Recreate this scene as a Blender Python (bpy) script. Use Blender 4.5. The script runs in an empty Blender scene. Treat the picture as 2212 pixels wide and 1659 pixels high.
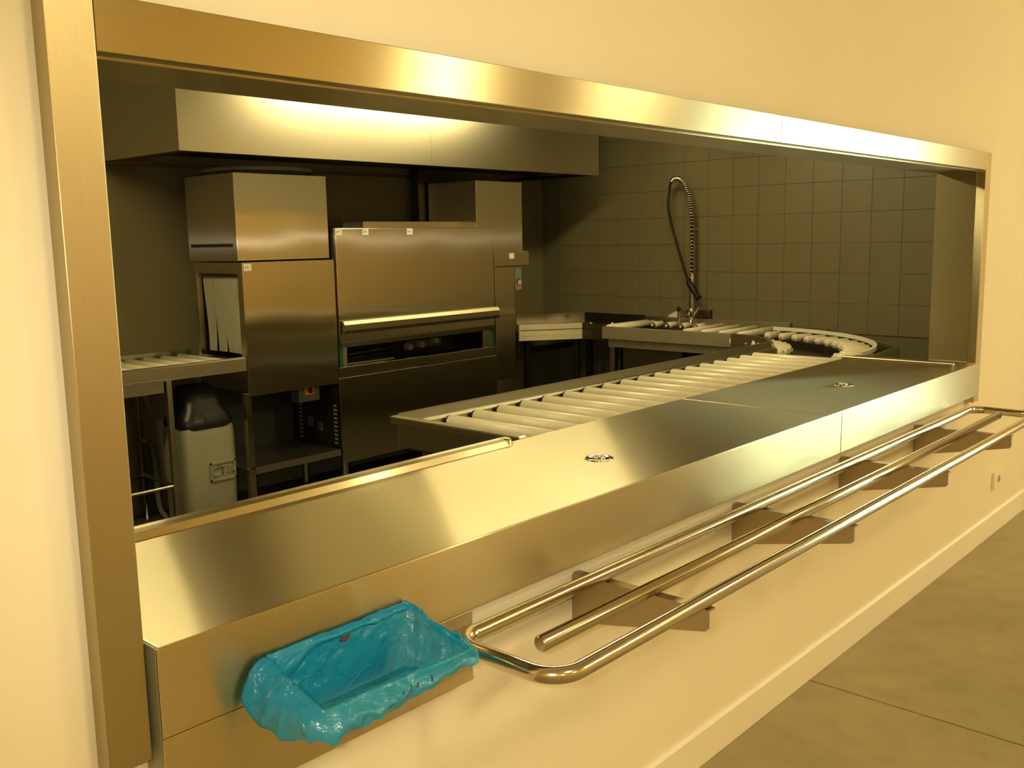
import bpy, bmesh, math, random
from mathutils import Vector, Matrix, noise

random.seed(7)
scene = bpy.context.scene
COL = scene.collection
PI = math.pi

# ------------------------------------------------------------------ camera
cam = bpy.data.cameras.new('camera')
cam.sensor_fit = 'HORIZONTAL'
cam.sensor_width = 36.0
cam.lens = 2068.73 / 2212 * 36.0
cam.clip_start = 0.02
camo = bpy.data.objects.new('camera', cam)
COL.objects.link(camo)
yaw, pitch, roll = 0.83667, 0.15021, 0.01832
fw = Vector((math.sin(yaw) * math.cos(pitch), math.cos(yaw) * math.cos(pitch), -math.sin(pitch)))
rt = Vector((math.cos(yaw), -math.sin(yaw), 0))
dn = fw.cross(rt)
r2 = math.cos(roll) * rt + math.sin(roll) * dn
d2 = -math.sin(roll) * rt + math.cos(roll) * dn
M = Matrix.Identity(4)
for i in range(3):
    M[i][0], M[i][1], M[i][2] = r2[i], -d2[i], -fw[i]
M.translation = Vector((-1.03965, -1.37466, 1.55064))
camo.matrix_world = M
scene.camera = camo

# ------------------------------------------------------------------ view, world, light colours
scene.view_settings.view_transform = 'Standard'
scene.view_settings.look = 'None'
scene.view_settings.exposure = 0.0
scene.view_settings.gamma = 1.0
scene.view_settings.use_curve_mapping = False
scene.cycles.use_denoising = True
scene.cycles.sample_clamp_indirect = 6.0
scene.cycles.max_bounces = 10
scene.cycles.caustics_reflective = False
scene.cycles.caustics_refractive = False

world = bpy.data.worlds.new('daylight')
scene.world = world
world.use_nodes = True
world.node_tree.nodes['Background'].inputs[0].default_value = (0.80, 0.95, 0.72, 1)
world.node_tree.nodes['Background'].inputs[1].default_value = 12.0

KITCHEN_LAMP = 50.0      # emission of the tubes over the kitchen
DINING_LAMP = 34.5       # emission of the dining room lamps
FLASH = 60.0              # the camera's flash, watts
KCOL = (1.0, 0.84, 0.44)
DCOL = (1.0, 0.835, 0.45)

fl = bpy.data.lights.new('camera_flash', 'SPOT')
fl.energy = FLASH
fl.spot_size = math.radians(76)
fl.spot_blend = 1.0
fl.color = (1.0, 0.92, 0.70)
fl.shadow_soft_size = 0.02
flo = bpy.data.objects.new('camera_flash', fl)
flo.location = Vector(M.translation) + Vector((-0.040, 0.045, 0.03))
flo.rotation_euler = M.to_euler()
COL.objects.link(flo)


# ------------------------------------------------------------------ materials
def new_mat(name):
    m = bpy.data.materials.new(name)
    m.use_nodes = True
    nt = m.node_tree
    return m, nt, nt.nodes['Principled BSDF']


def ramp_noise(nt, scale, c0, c1, detail=3, lo=0.35, hi=0.65, vec=None, stretch=None):
    n = nt.nodes.new('ShaderNodeTexNoise')
    n.inputs['Scale'].default_value = scale
    n.inputs['Detail'].default_value = detail
    tc = nt.nodes.new('ShaderNodeTexCoord')
    src = tc.outputs['Object']
    if stretch:
        mp = nt.nodes.new('ShaderNodeMapping')
        mp.inputs['Scale'].default_value = stretch
        nt.links.new(src, mp.inputs['Vector'])
        src = mp.outputs['Vector']
    nt.links.new(src, n.inputs['Vector'])
    r = nt.nodes.new('ShaderNodeValToRGB')
    r.color_ramp.elements[0].position = lo
    r.color_ramp.elements[1].position = hi
    r.color_ramp.elements[0].color = (*c0, 1)
    r.color_ramp.elements[1].color = (*c1, 1)
    nt.links.new(n.outputs['Fac'], r.inputs['Fac'])
    return n, r


def steel(name, base=(0.62, 0.58, 0.50), rough=0.3, aniso=0.7, spread=(0, 0.7, 0.7), wave=0.0, brush=(1, 40, 40)):
    """brushed stainless steel: `spread` is the direction a highlight is smeared along"""
    m, nt, b = new_mat(name)
    b.inputs['Metallic'].default_value = 1.0
    n, r = ramp_noise(nt, 6.0, [c * 0.97 for c in base], [min(1, c * 1.03) for c in base], 4, 0.2, 0.8, stretch=brush)
    nt.links.new(r.outputs['Color'], b.inputs['Base Color'])
    b.inputs['Roughness'].default_value = rough
    if aniso:
        b.inputs['Anisotropic'].default_value = aniso
        cv = nt.nodes.new('ShaderNodeCombineXYZ')
        for i in range(3):
            cv.inputs[i].default_value = spread[i]
        nt.links.new(cv.outputs[0], b.inputs['Tangent'])
    if wave:
        n3 = nt.nodes.new('ShaderNodeTexNoise')
        n3.inputs['Scale'].default_value = 1.7
        n3.inputs['Detail'].default_value = 1
        tc = nt.nodes.new('ShaderNodeTexCoord')
        nt.links.new(tc.outputs['Object'], n3.inputs['Vector'])
        bp = nt.nodes.new('ShaderNodeBump')
        bp.inputs['Strength'].default_value = 1.0
        bp.inputs['Distance'].default_value = wave
        nt.links.new(n3.outputs['Fac'], bp.inputs['Height'])
        nt.links.new(bp.outputs['Normal'], b.inputs['Normal'])
    return m


def plain(name, col, rough=0.5, metal=0.0, var=0.06, scale=8.0, spec=0.5, bump=0.0):
    m, nt, b = new_mat(name)
    n, r = ramp_noise(nt, scale, [c * (1 - var) for c in col], [min(1, c * (1 + var)) for c in col])
    nt.links.new(r.outputs['Color'], b.inputs['Base Color'])
    b.inputs['Roughness'].default_value = rough
    b.inputs['Metallic'].default_value = metal
    b.inputs['Specular IOR Level'].default_value = spec
    if bump:
        bp = nt.nodes.new('ShaderNodeBump')
        bp.inputs['Strength'].default_value = bump
        bp.inputs['Distance'].default_value = 0.002
        nt.links.new(n.outputs['Fac'], bp.inputs['Height'])
        nt.links.new(bp.outputs['Normal'], b.inputs['Normal'])
    return m


def emit(name, col, strength):
    m, nt, b = new_mat(name)
    b.inputs['Base Color'].default_value = (0.8, 0.8, 0.8, 1)
    b.inputs['Emission Color'].default_value = (*col, 1)
    b.inputs['Emission Strength'].default_value = strength
    return m


MT = {}
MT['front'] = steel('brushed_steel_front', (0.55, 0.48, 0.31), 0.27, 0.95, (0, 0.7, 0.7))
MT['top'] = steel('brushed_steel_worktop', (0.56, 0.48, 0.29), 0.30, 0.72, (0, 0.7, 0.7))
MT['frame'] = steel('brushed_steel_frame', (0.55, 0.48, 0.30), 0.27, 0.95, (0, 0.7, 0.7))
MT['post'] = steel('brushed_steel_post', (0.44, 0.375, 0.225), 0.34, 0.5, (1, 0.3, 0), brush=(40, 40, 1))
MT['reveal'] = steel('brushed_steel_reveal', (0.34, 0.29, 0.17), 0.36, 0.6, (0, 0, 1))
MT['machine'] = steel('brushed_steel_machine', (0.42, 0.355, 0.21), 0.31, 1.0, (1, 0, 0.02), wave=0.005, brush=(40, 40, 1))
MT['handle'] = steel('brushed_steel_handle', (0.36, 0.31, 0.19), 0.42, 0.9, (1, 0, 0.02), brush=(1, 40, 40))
MT['hood'] = steel('satin_steel_hood', (0.62, 0.56, 0.40), 0.28, 0.0)
MT['rail'] = steel('steel_conveyor_rail', (0.50, 0.46, 0.34), 0.30, 0.0)
MT['dark_steel'] = steel('shaded_dull_steel', (0.13, 0.113, 0.07), 0.42, 0.0)  # base darkened so its colour also holds deep shade under and inside the equipment
MT['tube'] = steel('polished_steel_tube', (0.56, 0.52, 0.41), 0.16, 0.0)
MT['bracket'] = steel('steel_bracket', (0.42, 0.34, 0.22), 0.40, 0.0)
MT['chrome'] = steel('chrome', (0.80, 0.77, 0.68), 0.06, 0.0)


def add_glint(m, col, rough, aniso, tangent, mix):
    """brushed sheet: on top of the broad sheen a narrow lobe smeared across the brushing"""
    nt_ = m.node_tree
    gl = nt_.nodes.new('ShaderNodeBsdfAnisotropic')
    gl.distribution = 'GGX'
    gl.inputs['Color'].default_value = (*col, 1)
    gl.inputs['Roughness'].default_value = rough
    gl.inputs['Anisotropy'].default_value = aniso
    cv_ = nt_.nodes.new('ShaderNodeCombineXYZ')
    for i_ in range(3):
        cv_.inputs[i_].default_value = tangent[i_]
    nt_.links.new(cv_.outputs[0], gl.inputs['Tangent'])
    for q_ in [q for q in nt_.nodes if q.type == 'BUMP']:
        nt_.links.new(q_.outputs['Normal'], gl.inputs['Normal'])
    ms_ = nt_.nodes.new('ShaderNodeMixShader')
    ms_.inputs[0].default_value = mix
    nt_.links.new(nt_.nodes['Principled BSDF'].outputs[0], ms_.inputs[1])
    nt_.links.new(gl.outputs[0], ms_.inputs[2])
    nt_.links.new(ms_.outputs[0], nt_.nodes['Material Output'].inputs['Surface'])


add_glint(MT['machine'], (0.66, 0.60, 0.46), 0.185, 0.885, (0, 0, 1), 0.7)
add_glint(MT['top'], (0.62, 0.55, 0.37), 0.25, 0.83, (1, 0, 0), 0.55)
MT['satin'] = plain('satin_sheet', (0.37, 0.32, 0.195), 0.42, metal=0.55, var=0.03)
MT['bright_satin'] = plain('bright_satin_sheet', (0.72, 0.64, 0.42), 0.36, metal=0.35, var=0.03)
MT['wall'] = plain('cream_wall_paint', (0.86, 0.79, 0.60), 0.75, var=0.015, scale=2.0, spec=0.2)
MT['ochre'] = plain('ochre_wall_paint', (0.74, 0.53, 0.19), 0.8, var=0.03, scale=1.0, spec=0.2)
MT['base'] = plain('cream_skirting_paint', (0.87, 0.80, 0.64), 0.45, var=0.02, scale=3.0)
MT['ceiling'] = plain('white_ceiling_paint', (0.80, 0.76, 0.66), 0.9, var=0.02, spec=0.1)
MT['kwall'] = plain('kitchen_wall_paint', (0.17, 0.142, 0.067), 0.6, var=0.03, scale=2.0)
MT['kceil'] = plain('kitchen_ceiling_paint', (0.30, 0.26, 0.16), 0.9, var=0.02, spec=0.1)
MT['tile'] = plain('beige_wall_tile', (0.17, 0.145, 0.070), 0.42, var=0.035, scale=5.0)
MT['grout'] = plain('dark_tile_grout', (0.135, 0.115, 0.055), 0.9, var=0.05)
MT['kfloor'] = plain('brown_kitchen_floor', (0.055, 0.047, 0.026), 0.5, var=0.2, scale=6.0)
MT['white'] = plain('cream_roller_plastic', (0.74, 0.67, 0.45), 0.38, var=0.03)
MT['whitep'] = plain('white_plastic', (0.80, 0.76, 0.62), 0.4, var=0.02)
MT['black'] = plain('black_plastic', (0.012, 0.011, 0.008), 0.33, var=0.2, spec=0.3)
MT['rubber'] = plain('black_rubber', (0.010, 0.009, 0.007), 0.45, var=0.2, spec=0.25)
MT['darkin'] = plain('dark_interior', (0.020, 0.018, 0.012), 0.6, var=0.2)
MT['grey'] = plain('grey_green_plastic', (0.25, 0.235, 0.14), 0.42, var=0.04)
MT['greyd'] = plain('dark_grey_plastic', (0.12, 0.115, 0.075), 0.5, var=0.06)
MT['green'] = plain('green_plastic', (0.006, 0.075, 0.02), 0.4, var=0.08)
MT['red'] = plain('red_plastic', (0.70, 0.04, 0.02), 0.35, var=0.05)
MT['yellow'] = plain('yellow_plastic', (0.80, 0.42, 0.02), 0.4, var=0.05)
MT['curtain'] = plain('pale_rubber_strip', (0.48, 0.46, 0.31), 0.5, var=0.05, scale=12)
MT['ink'] = plain('black_ink', (0.02, 0.02, 0.018), 0.6, var=0.1)
MT['bluegrey'] = plain('blue_grey_label', (0.16, 0.20, 0.17), 0.4, var=0.1)
MT['pink'] = plain('cream_pink_print', (0.50, 0.34, 0.24), 0.5, var=0.1)
MT['maroon'] = plain('maroon_print', (0.06, 0.016, 0.012), 0.5, var=0.1)
MT['tear'] = plain('dark_red_brown', (0.07, 0.022, 0.012), 0.6, var=0.1)
MT['klamp'] = emit('fluorescent_diffuser', KCOL, KITCHEN_LAMP)
MT['dlamp2'] = emit('bright_lamp_diffuser', DCOL, DINING_LAMP * 7)
MT['dlamp'] = emit('warm_lamp_diffuser', DCOL, DINING_LAMP)

# concrete floor
m, nt, b = new_mat('sealed_concrete')
n1, r1 = ramp_noise(nt, 1.6, (0.33, 0.275, 0.15), (0.41, 0.345, 0.19), 6, 0.3, 0.7)
n2, r2n = ramp_noise(nt, 9.0, (0.86, 0.84, 0.80), (1, 1, 1), 5, 0.3, 0.55)
mx = nt.nodes.new('ShaderNodeMixRGB')
mx.blend_type = 'MULTIPLY'
mx.inputs[0].default_value = 0.8
nt.links.new(r1.outputs[0], mx.inputs[1])
nt.links.new(r2n.outputs[0], mx.inputs[2])
nt.links.new(mx.outputs[0], b.inputs['Base Color'])
b.inputs['Roughness'].default_value = 0.55
MT['concrete'] = m

# thin blue bag film
m, nt, b = new_mat('blue_bag_film')
out = nt.nodes['Material Output']
b.inputs['Base Color'].default_value = (0.015, 0.38, 0.72, 1)
b.inputs['Roughness'].default_value = 0.22
b.inputs['Specular IOR Level'].default_value = 0.8
tr = nt.nodes.new('ShaderNodeBsdfTranslucent')
tr.inputs[0].default_value = (0.03, 0.50, 0.66, 1)
tp = nt.nodes.new('ShaderNodeBsdfTransparent')
tp.inputs[0].default_value = (0.30, 0.78, 0.80, 1)
a1 = nt.nodes.new('ShaderNodeMixShader')
a1.inputs[0].default_value = 0.30
nt.links.new(b.outputs[0], a1.inputs[1])
nt.links.new(tr.outputs[0], a1.inputs[2])
a2 = nt.nodes.new('ShaderNodeMixShader')
a2.inputs[0].default_value = 0.30
nt.links.new(a1.outputs[0], a2.inputs[1])
nt.links.new(tp.outputs[0], a2.inputs[2])
nt.links.new(a2.outputs[0], out.inputs['Surface'])
nz = nt.nodes.new('ShaderNodeTexNoise')
nz.inputs['Scale'].default_value = 26
nz.inputs['Detail'].default_value = 3
nz.inputs['Distortion'].default_value = 1.2
tc = nt.nodes.new('ShaderNodeTexCoord')
nt.links.new(tc.outputs['Object'], nz.inputs['Vector'])
bp = nt.nodes.new('ShaderNodeBump')
bp.inputs['Strength'].default_value = 0.6
bp.inputs['Distance'].default_value = 0.012
nt.links.new(nz.outputs['Fac'], bp.inputs['Height'])
nt.links.new(bp.outputs['Normal'], b.inputs['Normal'])
MT['film'] = m

# window glass
m, nt, b = new_mat('window_glass')
b.inputs['Base Color'].default_value = (0.95, 1, 0.97, 1)
b.inputs['Roughness'].default_value = 0.0
b.inputs['Transmission Weight'].default_value = 1.0
b.inputs['IOR'].default_value = 1.02
MT['glass'] = m


# ------------------------------------------------------------------ geometry helpers
class Geo:
    def __init__(self):
        self.v, self.f, self.s = [], [], []

    def add(self, verts, faces, smooth=False):
        o = len(self.v)
        self.v += [tuple(p) for p in verts]
        self.f += [tuple(i + o for i in f) for f in faces]
        self.s += [smooth] * len(faces)
        return self

    def box(self, x0, x1, y0, y1, z0, z1, bev=0.0):
        if bev <= 0:
            p = [(x, y, z) for x in (x0, x1) for y in (y0, y1) for z in (z0, z1)]
            return self.add(p, [(0, 1, 3, 2), (4, 6, 7, 5), (0, 4, 5, 1), (2, 3, 7, 6), (0, 2, 6, 4), (1, 5, 7, 3)])
        bm = bmesh.new()
        bmesh.ops.create_cube(bm, size=1)
        for q in bm.verts:
            q.co = Vector(((x0 + x1) / 2 + q.co.x * (x1 - x0), (y0 + y1) / 2 + q.co.y * (y1 - y0), (z0 + z1) / 2 + q.co.z * (z1 - z0)))
        bev = min(bev, 0.45 * min(x1 - x0, y1 - y0, z1 - z0))
        bmesh.ops.bevel(bm, geom=bm.edges[:], offset=bev, segments=2, profile=0.6, affect='EDGES')
        return self.bm(bm)

    def bm(self, bm, smooth=False):
        bm.verts.index_update()
        self.add([q.co.copy() for q in bm.verts], [[q.index for q in f.verts] for f in bm.faces], smooth)
        bm.free()
        return self

    def tube(self, pts, r, n=12, closed=False, cap=True):
        pts = [Vector(p) for p in pts]
        k = len(pts)
        rs = r if isinstance(r, (list, tuple)) else [r] * k
        tan = []
        for i in range(k):
            if closed:
                t = pts[(i + 1) % k] - pts[i - 1]
            else:
                t = pts[min(i + 1, k - 1)] - pts[max(i - 1, 0)]
            tan.append(t.normalized())
        up = Vector((0, 0, 1)) if abs(tan[0].z) < 0.9 else Vector((1, 0, 0))
        nrm = tan[0].cross(up).normalized()
        rings = []
        for i in range(k):
            nrm = (nrm - tan[i] * nrm.dot(tan[i])).normalized()
            bi = tan[i].cross(nrm)
            rings.append([pts[i] + rs[i] * (math.cos(2 * PI * j / n) * nrm + math.sin(2 * PI * j / n) * bi) for j in range(n)])
        v = [p for ring in rings for p in ring]
        f = []
        for i in range(k if closed else k - 1):
            a, c = i * n, ((i + 1) % k) * n
            for j in range(n):
                f.append((a + j, a + (j + 1) % n, c + (j + 1) % n, c + j))
        self.add(v, f, True)
        if cap and not closed:
            self.add(rings[0], [tuple(range(n))[::-1]])
            self.add(rings[-1], [tuple(range(n))])
        return self

    def lathe(self, prof, cx, cy, n=32, axis='z', cap=True):
        v, f = [], []
        for (r, z) in prof:
            for j in range(n):
                c, s = r * math.cos(2 * PI * j / n), r * math.sin(2 * PI * j / n)
                v.append((cx + c, cy + s, z))
        for i in range(len(prof) - 1):
            for j in range(n):
                f.append((i * n + j, i * n + (j + 1) % n, (i + 1) * n + (j + 1) % n, (i + 1) * n + j))
        self.add(v, f, True)
        if cap:
            self.add(v[:n], [tuple(range(n))[::-1]])
            self.add(v[-n:], [tuple(range(n))])
        return self

    def prism(self, poly, z0, z1):
        n = len(poly)
        v = [(x, y, z0) for x, y in poly] + [(x, y, z1) for x, y in poly]
        f = [tuple(range(n))[::-1], tuple(range(n, 2 * n))] + [(i, (i + 1) % n, n + (i + 1) % n, n + i) for i in range(n)]
        return self.add(v, f)

    def prism_x(self, poly, x0, x1):
        n = len(poly)
        v = [(x0, y, z) for y, z in poly] + [(x1, y, z) for y, z in poly]
        f = [tuple(range(n)), tuple(range(n, 2 * n))[::-1]] + [(i, n + i, n + (i + 1) % n, (i + 1) % n) for i in range(n)]
        return self.add(v, f)

    def wall_strip(self, line, th, z0, z1):
        """a thin upright strip following a plan polyline, thickness to its left"""
        P = [Vector((x, y)) for x, y in line]
        k = len(P)
        L = []
        for i in range(k):
            t = (P[min(i + 1, k - 1)] - P[max(i - 1, 0)]).normalized()
            L.append(P[i] + Vector((-t.y, t.x)) * th)
        for i in range(k - 1):
            a, b_, c, d = P[i], P[i + 1], L[i + 1], L[i]
            q = [(p.x, p.y, z) for z in (z0, z1) for p in (a, b_, c, d)]
            self.add(q, [(3, 2, 1, 0), (4, 5, 6, 7), (0, 1, 5, 4), (1, 2, 6, 5), (2, 3, 7, 6), (3, 0, 4, 7)])
        return self


def mesh_of(geo, name, mat, off=(0, 0, 0)):
    me = bpy.data.meshes.new(name)
    me.from_pydata([(p[0] - off[0], p[1] - off[1], p[2] - off[2]) for p in geo.v], [], geo.f)
    me.polygons.foreach_set('use_smooth', geo.s)
    bm = bmesh.new()
    bm.from_mesh(me)
    bmesh.ops.recalc_face_normals(bm, faces=bm.faces[:])
    bm.to_mesh(me)
    bm.free()
    if mat is not None:
        me.materials.append(MT[mat] if isinstance(mat, str) else mat)
    return me


ORG = {}


def thing(name, label, cat, loc, group=None):
    o = bpy.data.objects.new(name, None)
    o.empty_display_size = 0.1
    o.location = loc
    COL.objects.link(o)
    o['label'] = label
    o['category'] = cat
    if group:
        o['group'] = group
    ORG[o] = Vector(loc)
    return o


def part(name, geo, mat, parent, label=None, stuff=False):
    off = ORG[parent]
    o = bpy.data.objects.new(name, mesh_of(geo, name, mat, off))
    COL.objects.link(o)
    o.parent = parent
    ORG[o] = off
    if label:
        o['label'] = label
    if stuff:
        o['kind'] = 'stuff'
    return o


def link_part(name, me, loc, parent, rotz=0.0, sx=1.0):
    """a repeat of a part that shares its mesh; loc in world coordinates"""
    o = bpy.data.objects.new(name, me)
    COL.objects.link(o)
    o.parent = parent
    o.location = Vector(loc) - ORG[parent]
    o.rotation_euler = (0, 0, rotz)
    o.scale = (sx, 1, 1)
    ORG[o] = Vector(loc)
    return o


def single(name, geo, mat, label, cat, loc, group=None):
    o = bpy.data.objects.new(name, mesh_of(geo, name, mat, loc))
    o.location = loc
    COL.objects.link(o)
    o['label'] = label
    o['category'] = cat
    if group:
        o['group'] = group
    ORG[o] = Vector(loc)
    return o


def struct(name, geo, mat, label=None):
    o = bpy.data.objects.new(name, mesh_of(geo, name, mat))
    COL.objects.link(o)
    o['kind'] = 'structure'
    if label:
        o['label'] = label
    ORG[o] = Vector((0, 0, 0))
    return o


def arc(cx, cy, r, a0, a1, n):
    return [(cx + r * math.cos(a0 + (a1 - a0) * i / n), cy + r * math.sin(a0 + (a1 - a0) * i / n)) for i in range(n + 1)]


# ------------------------------------------------------------------ dimensions
XL0, XL1, XR1, XR0 = -0.466, -0.399, 3.616, 3.688      # hatch frame, outer and inner sides
ZH0, ZH1 = 1.8165, 1.894                                # header
TW = 0.169                                              # wall thickness
ZC = 0.95                                               # worktop
X1, YB = 5.174, 3.862                                   # kitchen right wall and back wall
KZ = 2.62                                               # kitchen ceiling
DX0, DX1, DY, DZ = -3.4, 9.0, -6.5, 3.0                 # dining room

# ------------------------------------------------------------------ room shell
g = Geo()
g.box(DX0, XL1, 0, TW, 0, DZ)
g.box(XR1, DX1, 0, TW, 0, DZ)
g.box(XL1, XR1, 0, TW, ZH0, DZ)
g.box(XL1, XR1, 0, TW, 0, 0.918)
struct('wall_front', g, 'wall')
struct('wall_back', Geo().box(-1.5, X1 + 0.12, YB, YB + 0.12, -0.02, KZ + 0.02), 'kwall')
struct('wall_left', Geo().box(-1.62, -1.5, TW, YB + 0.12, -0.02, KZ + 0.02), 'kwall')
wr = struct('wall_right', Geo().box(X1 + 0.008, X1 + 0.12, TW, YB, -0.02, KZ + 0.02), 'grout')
# beige tiles on the right kitchen wall, one object each
S = 0.2
tile = mesh_of(Geo().box(-0.0, 0.008, -0.0991, 0.0991, -0.0991, 0.0991, 0.0008), 'tile', 'tile')
y0t, z0t = 2.085, 1.087
for j in range(-1, 7):
    for i in range(-9, 10):
        yc = y0t - (i + 0.5) * S
        zc = z0t + (j + 0.5) * S
        if 0.3 < yc < YB - 0.09:
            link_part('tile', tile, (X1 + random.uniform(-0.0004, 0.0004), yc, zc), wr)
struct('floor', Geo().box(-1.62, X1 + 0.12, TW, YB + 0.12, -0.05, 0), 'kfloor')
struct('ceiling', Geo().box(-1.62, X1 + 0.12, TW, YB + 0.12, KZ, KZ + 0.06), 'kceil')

# dining room
fl2 = struct('floor_2', Geo().box(DX0, DX1, DY, TW, -0.10, -0.012), 'darkin')
xs = [DX0, 2.0, 6.2, DX1]
ys = [DY, -3.4, 0.0]
for a in range(3):
    for c in range(2):
        part('slab', Geo().box(xs[a] + 0.004, xs[a + 1] - 0.004, ys[c] + 0.004, ys[c + 1] - 0.001, -0.012, 0.0, 0.002), 'concrete', fl2)
struct('ceiling_2', Geo().box(DX0 - 0.1, DX1 + 0.1, DY - 0.1, TW, DZ, DZ + 0.06), 'ceiling')
struct('wall_dining_left', Geo().box(DX0 - 0.1, DX0, DY, TW, -0.05, DZ), 'ochre')
struct('wall_dining_back', Geo().box(DX0 - 0.1, DX1 + 0.1, DY - 0.1, DY, -0.05, DZ), 'ochre')
g = Geo()
WY0, WY1, WZ0, WZ1 = -4.6, -2.25, 0.06, 2.85
g.box(DX1, DX1 + 0.1, WY1, TW, -0.05, DZ)
g.box(DX1, DX1 + 0.1, DY, WY0, -0.05, DZ)
g.box(DX1, DX1 + 0.1, WY0, WY1, -0.05, WZ0)
g.box(DX1, DX1 + 0.1, WY0, WY1, WZ1, DZ)
struct('wall_dining_right', g, 'ochre')
g = Geo()
g.box(DX1 + 0.02, DX1 + 0.08, WY0, WY1, WZ0, WZ0 + 0.06)
g.box(DX1 + 0.02, DX1 + 0.08, WY0, WY1, WZ1 - 0.06, WZ1)
for yy in (WY0, (WY0 + WY1) / 2 - 0.03, WY1 - 0.06):
    g.box(DX1 + 0.02, DX1 + 0.08, yy, yy + 0.06, WZ0 + 0.06, WZ1 - 0.06)
win = struct('window_1', g, 'whitep')
for yy in (WY0 + 0.06, (WY0 + WY1) / 2 + 0.03):
    part('pane', Geo().box(DX1 + 0.045, DX1 + 0.051, yy, yy + (WY1 - WY0) / 2 - 0.09, WZ0 + 0.06, WZ1 - 0.06), 'glass', win)
g = Geo().prism_x([(0, 0.001), (-0.014, 0.001), (-0.014, 0.108), (-0.006, 0.118), (0, 0.118)], DX0, DX1)
struct('baseboard_front', g, 'base')

# ------------------------------------------------------------------ lamps
lx, ly, lz = 3.36, 1.95, KZ


def tube_light(x, y, label):
    t = thing('fluorescent_light', label, 'ceiling light', (x, y, KZ), 'ceiling lights of the kitchen')
    part('housing', Geo().box(x - 0.835, x + 0.835, y - 0.07, y + 0.07, KZ - 0.05, KZ, 0.006), 'whitep', t)
    part('diffuser', Geo().box(x - 0.82, x + 0.82, y - 0.06, y + 0.06, KZ - 0.11, KZ - 0.05, 0.02), 'klamp', t)


tube_light(lx, ly, 'lit fluorescent ceiling light in front of the steel extraction hood')
tube_light(0.14, 1.95, 'lit fluorescent ceiling light left of the extraction hood')


def round_light(x, y, r, label, mat='dlamp'):
    t = thing('round_ceiling_light', label, 'ceiling light', (x, y, DZ), 'round lights on the dining room ceiling')
    part('rim', Geo().lathe([(r + 0.02, DZ), (r + 0.02, DZ - 0.03), (r, DZ - 0.035), (r, DZ)], x, y, 32, cap=False), 'whitep', t)
    part('diffuser', Geo().lathe([(r - 0.005, DZ - 0.02), (r - 0.005, DZ - 0.17), (r - 0.03, DZ - 0.19), (0.001, DZ - 0.20)], x, y, 32), mat, t)


for (x, y, r, l) in [(-2.4, -2.3, 0.24, 'round warm ceiling light behind the camera, nearest the left wall'),
                     (0.2, -2.6, 0.24, 'round warm ceiling light opposite the serving counter'),
                     (4.5, -2.5, 0.24, 'round warm ceiling light opposite the end of the tray rail'),
                     (-2.0, -5.2, 0.24, 'round warm ceiling light in the far left corner of the dining room'),
                     (4.9, -4.8, 0.16, 'smaller and brightest round warm ceiling light in the middle of the dining room'),
                     (1.2, -5.2, 0.24, 'round warm ceiling light near the back dining wall'),
                     (7.6, -2.2, 0.24, 'round warm ceiling light close to the dining room window')]:
    round_light(x, y, r, l, 'dlamp2' if x == 4.9 else 'dlamp')

# ------------------------------------------------------------------ hatch frame
t = thing('hatch_frame', 'brushed stainless steel frame around the serving hatch in the cream wall', 'frame', (XL0, 0, 0.77))
FB = -0.039
part('post', Geo().box(XL0, XL1, FB, 0, 0.77, 2.2, 0.0015), 'post', t)
part('post', Geo().box(XR1, XR0, FB, 0, 0.765, ZH1, 0.0015), 'frame', t)
part('header', Geo().box(XL1 + 0.001, 1.6395, FB, 0, ZH0, ZH1, 0.0015), 'frame', t)
part('header', Geo().box(1.6405, XR1, FB, 0, ZH0, ZH1, 0.0015), 'frame', t)
part('soffit', Geo().box(XL1, XR1, 0, TW, ZH0 - 0.003, ZH0), 'frame', t)
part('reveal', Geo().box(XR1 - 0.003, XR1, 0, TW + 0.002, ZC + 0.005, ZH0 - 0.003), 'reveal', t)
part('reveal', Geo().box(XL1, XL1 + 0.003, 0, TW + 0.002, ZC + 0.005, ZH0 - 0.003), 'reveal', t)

# ------------------------------------------------------------------ serving counter
CY = -0.055          # apron face
XC0 = -0.388
YK = 0.517
t = thing('serving_counter', 'long brushed stainless steel serving counter with deep front apron in the hatch', 'counter', (1.6, 0.2, 0.80))
for (a, c) in ((XC0, 2.0), (2.0012, XR1)):
    part('worktop', Geo().box(max(a, XC0 + 0.0035), c, CY + 0.001, YK, 0.922, ZC, 0.003), 'top', t)
for (a, c) in ((XC0, 2.1), (2.104, XR1 + 0.004)):
    part('apron', Geo().box(a, c, CY, CY + 0.004, 0.803, ZC - 0.002, 0.001), 'front', t)
part('apron_return', Geo().box(XC0 - 0.001, XC0 + 0.003, CY + 0.0045, -0.0005, 0.655, 0.949), 'grey', t)
part('apron_return', Geo().box(0.283, 0.287, CY + 0.0045, -0.0005, 0.652, 0.8015), 'front', t)
part('apron_return', Geo().box(XC0 + 0.004, XR1, CY + 0.004, -0.0005, 0.803, 0.807), 'dark_steel', t)
part('waste_panel', Geo().box(XC0, 0.287, CY + 0.001, CY + 0.0044, 0.652, 0.8015, 0.001), 'front', t)
# upstand along the kitchen side, up to the start of the roller conveyor, with a rounded end
prof = [(0.476, ZC), (0.483, ZC + 0.016), (0.492, ZC + 0.0215), (0.512, ZC + 0.0215), (0.519, ZC + 0.016), (0.521, ZC - 0.03), (0.512, ZC - 0.03), (0.510, ZC)]
g = Geo().prism_x(prof, XL1 + 0.004, 1.0)
g.lathe([(0.022, ZC - 0.028), (0.022, ZC + 0.014), (0.014, ZC + 0.0215), (0.001, ZC + 0.0218)], 1.0, 0.498, 20)
part('upstand', g, 'top', t)
part('upstand', Geo().box(3.43, 3.455, 0.0, 0.515, ZC, ZC + 0.016, 0.006), 'top', t)
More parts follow.
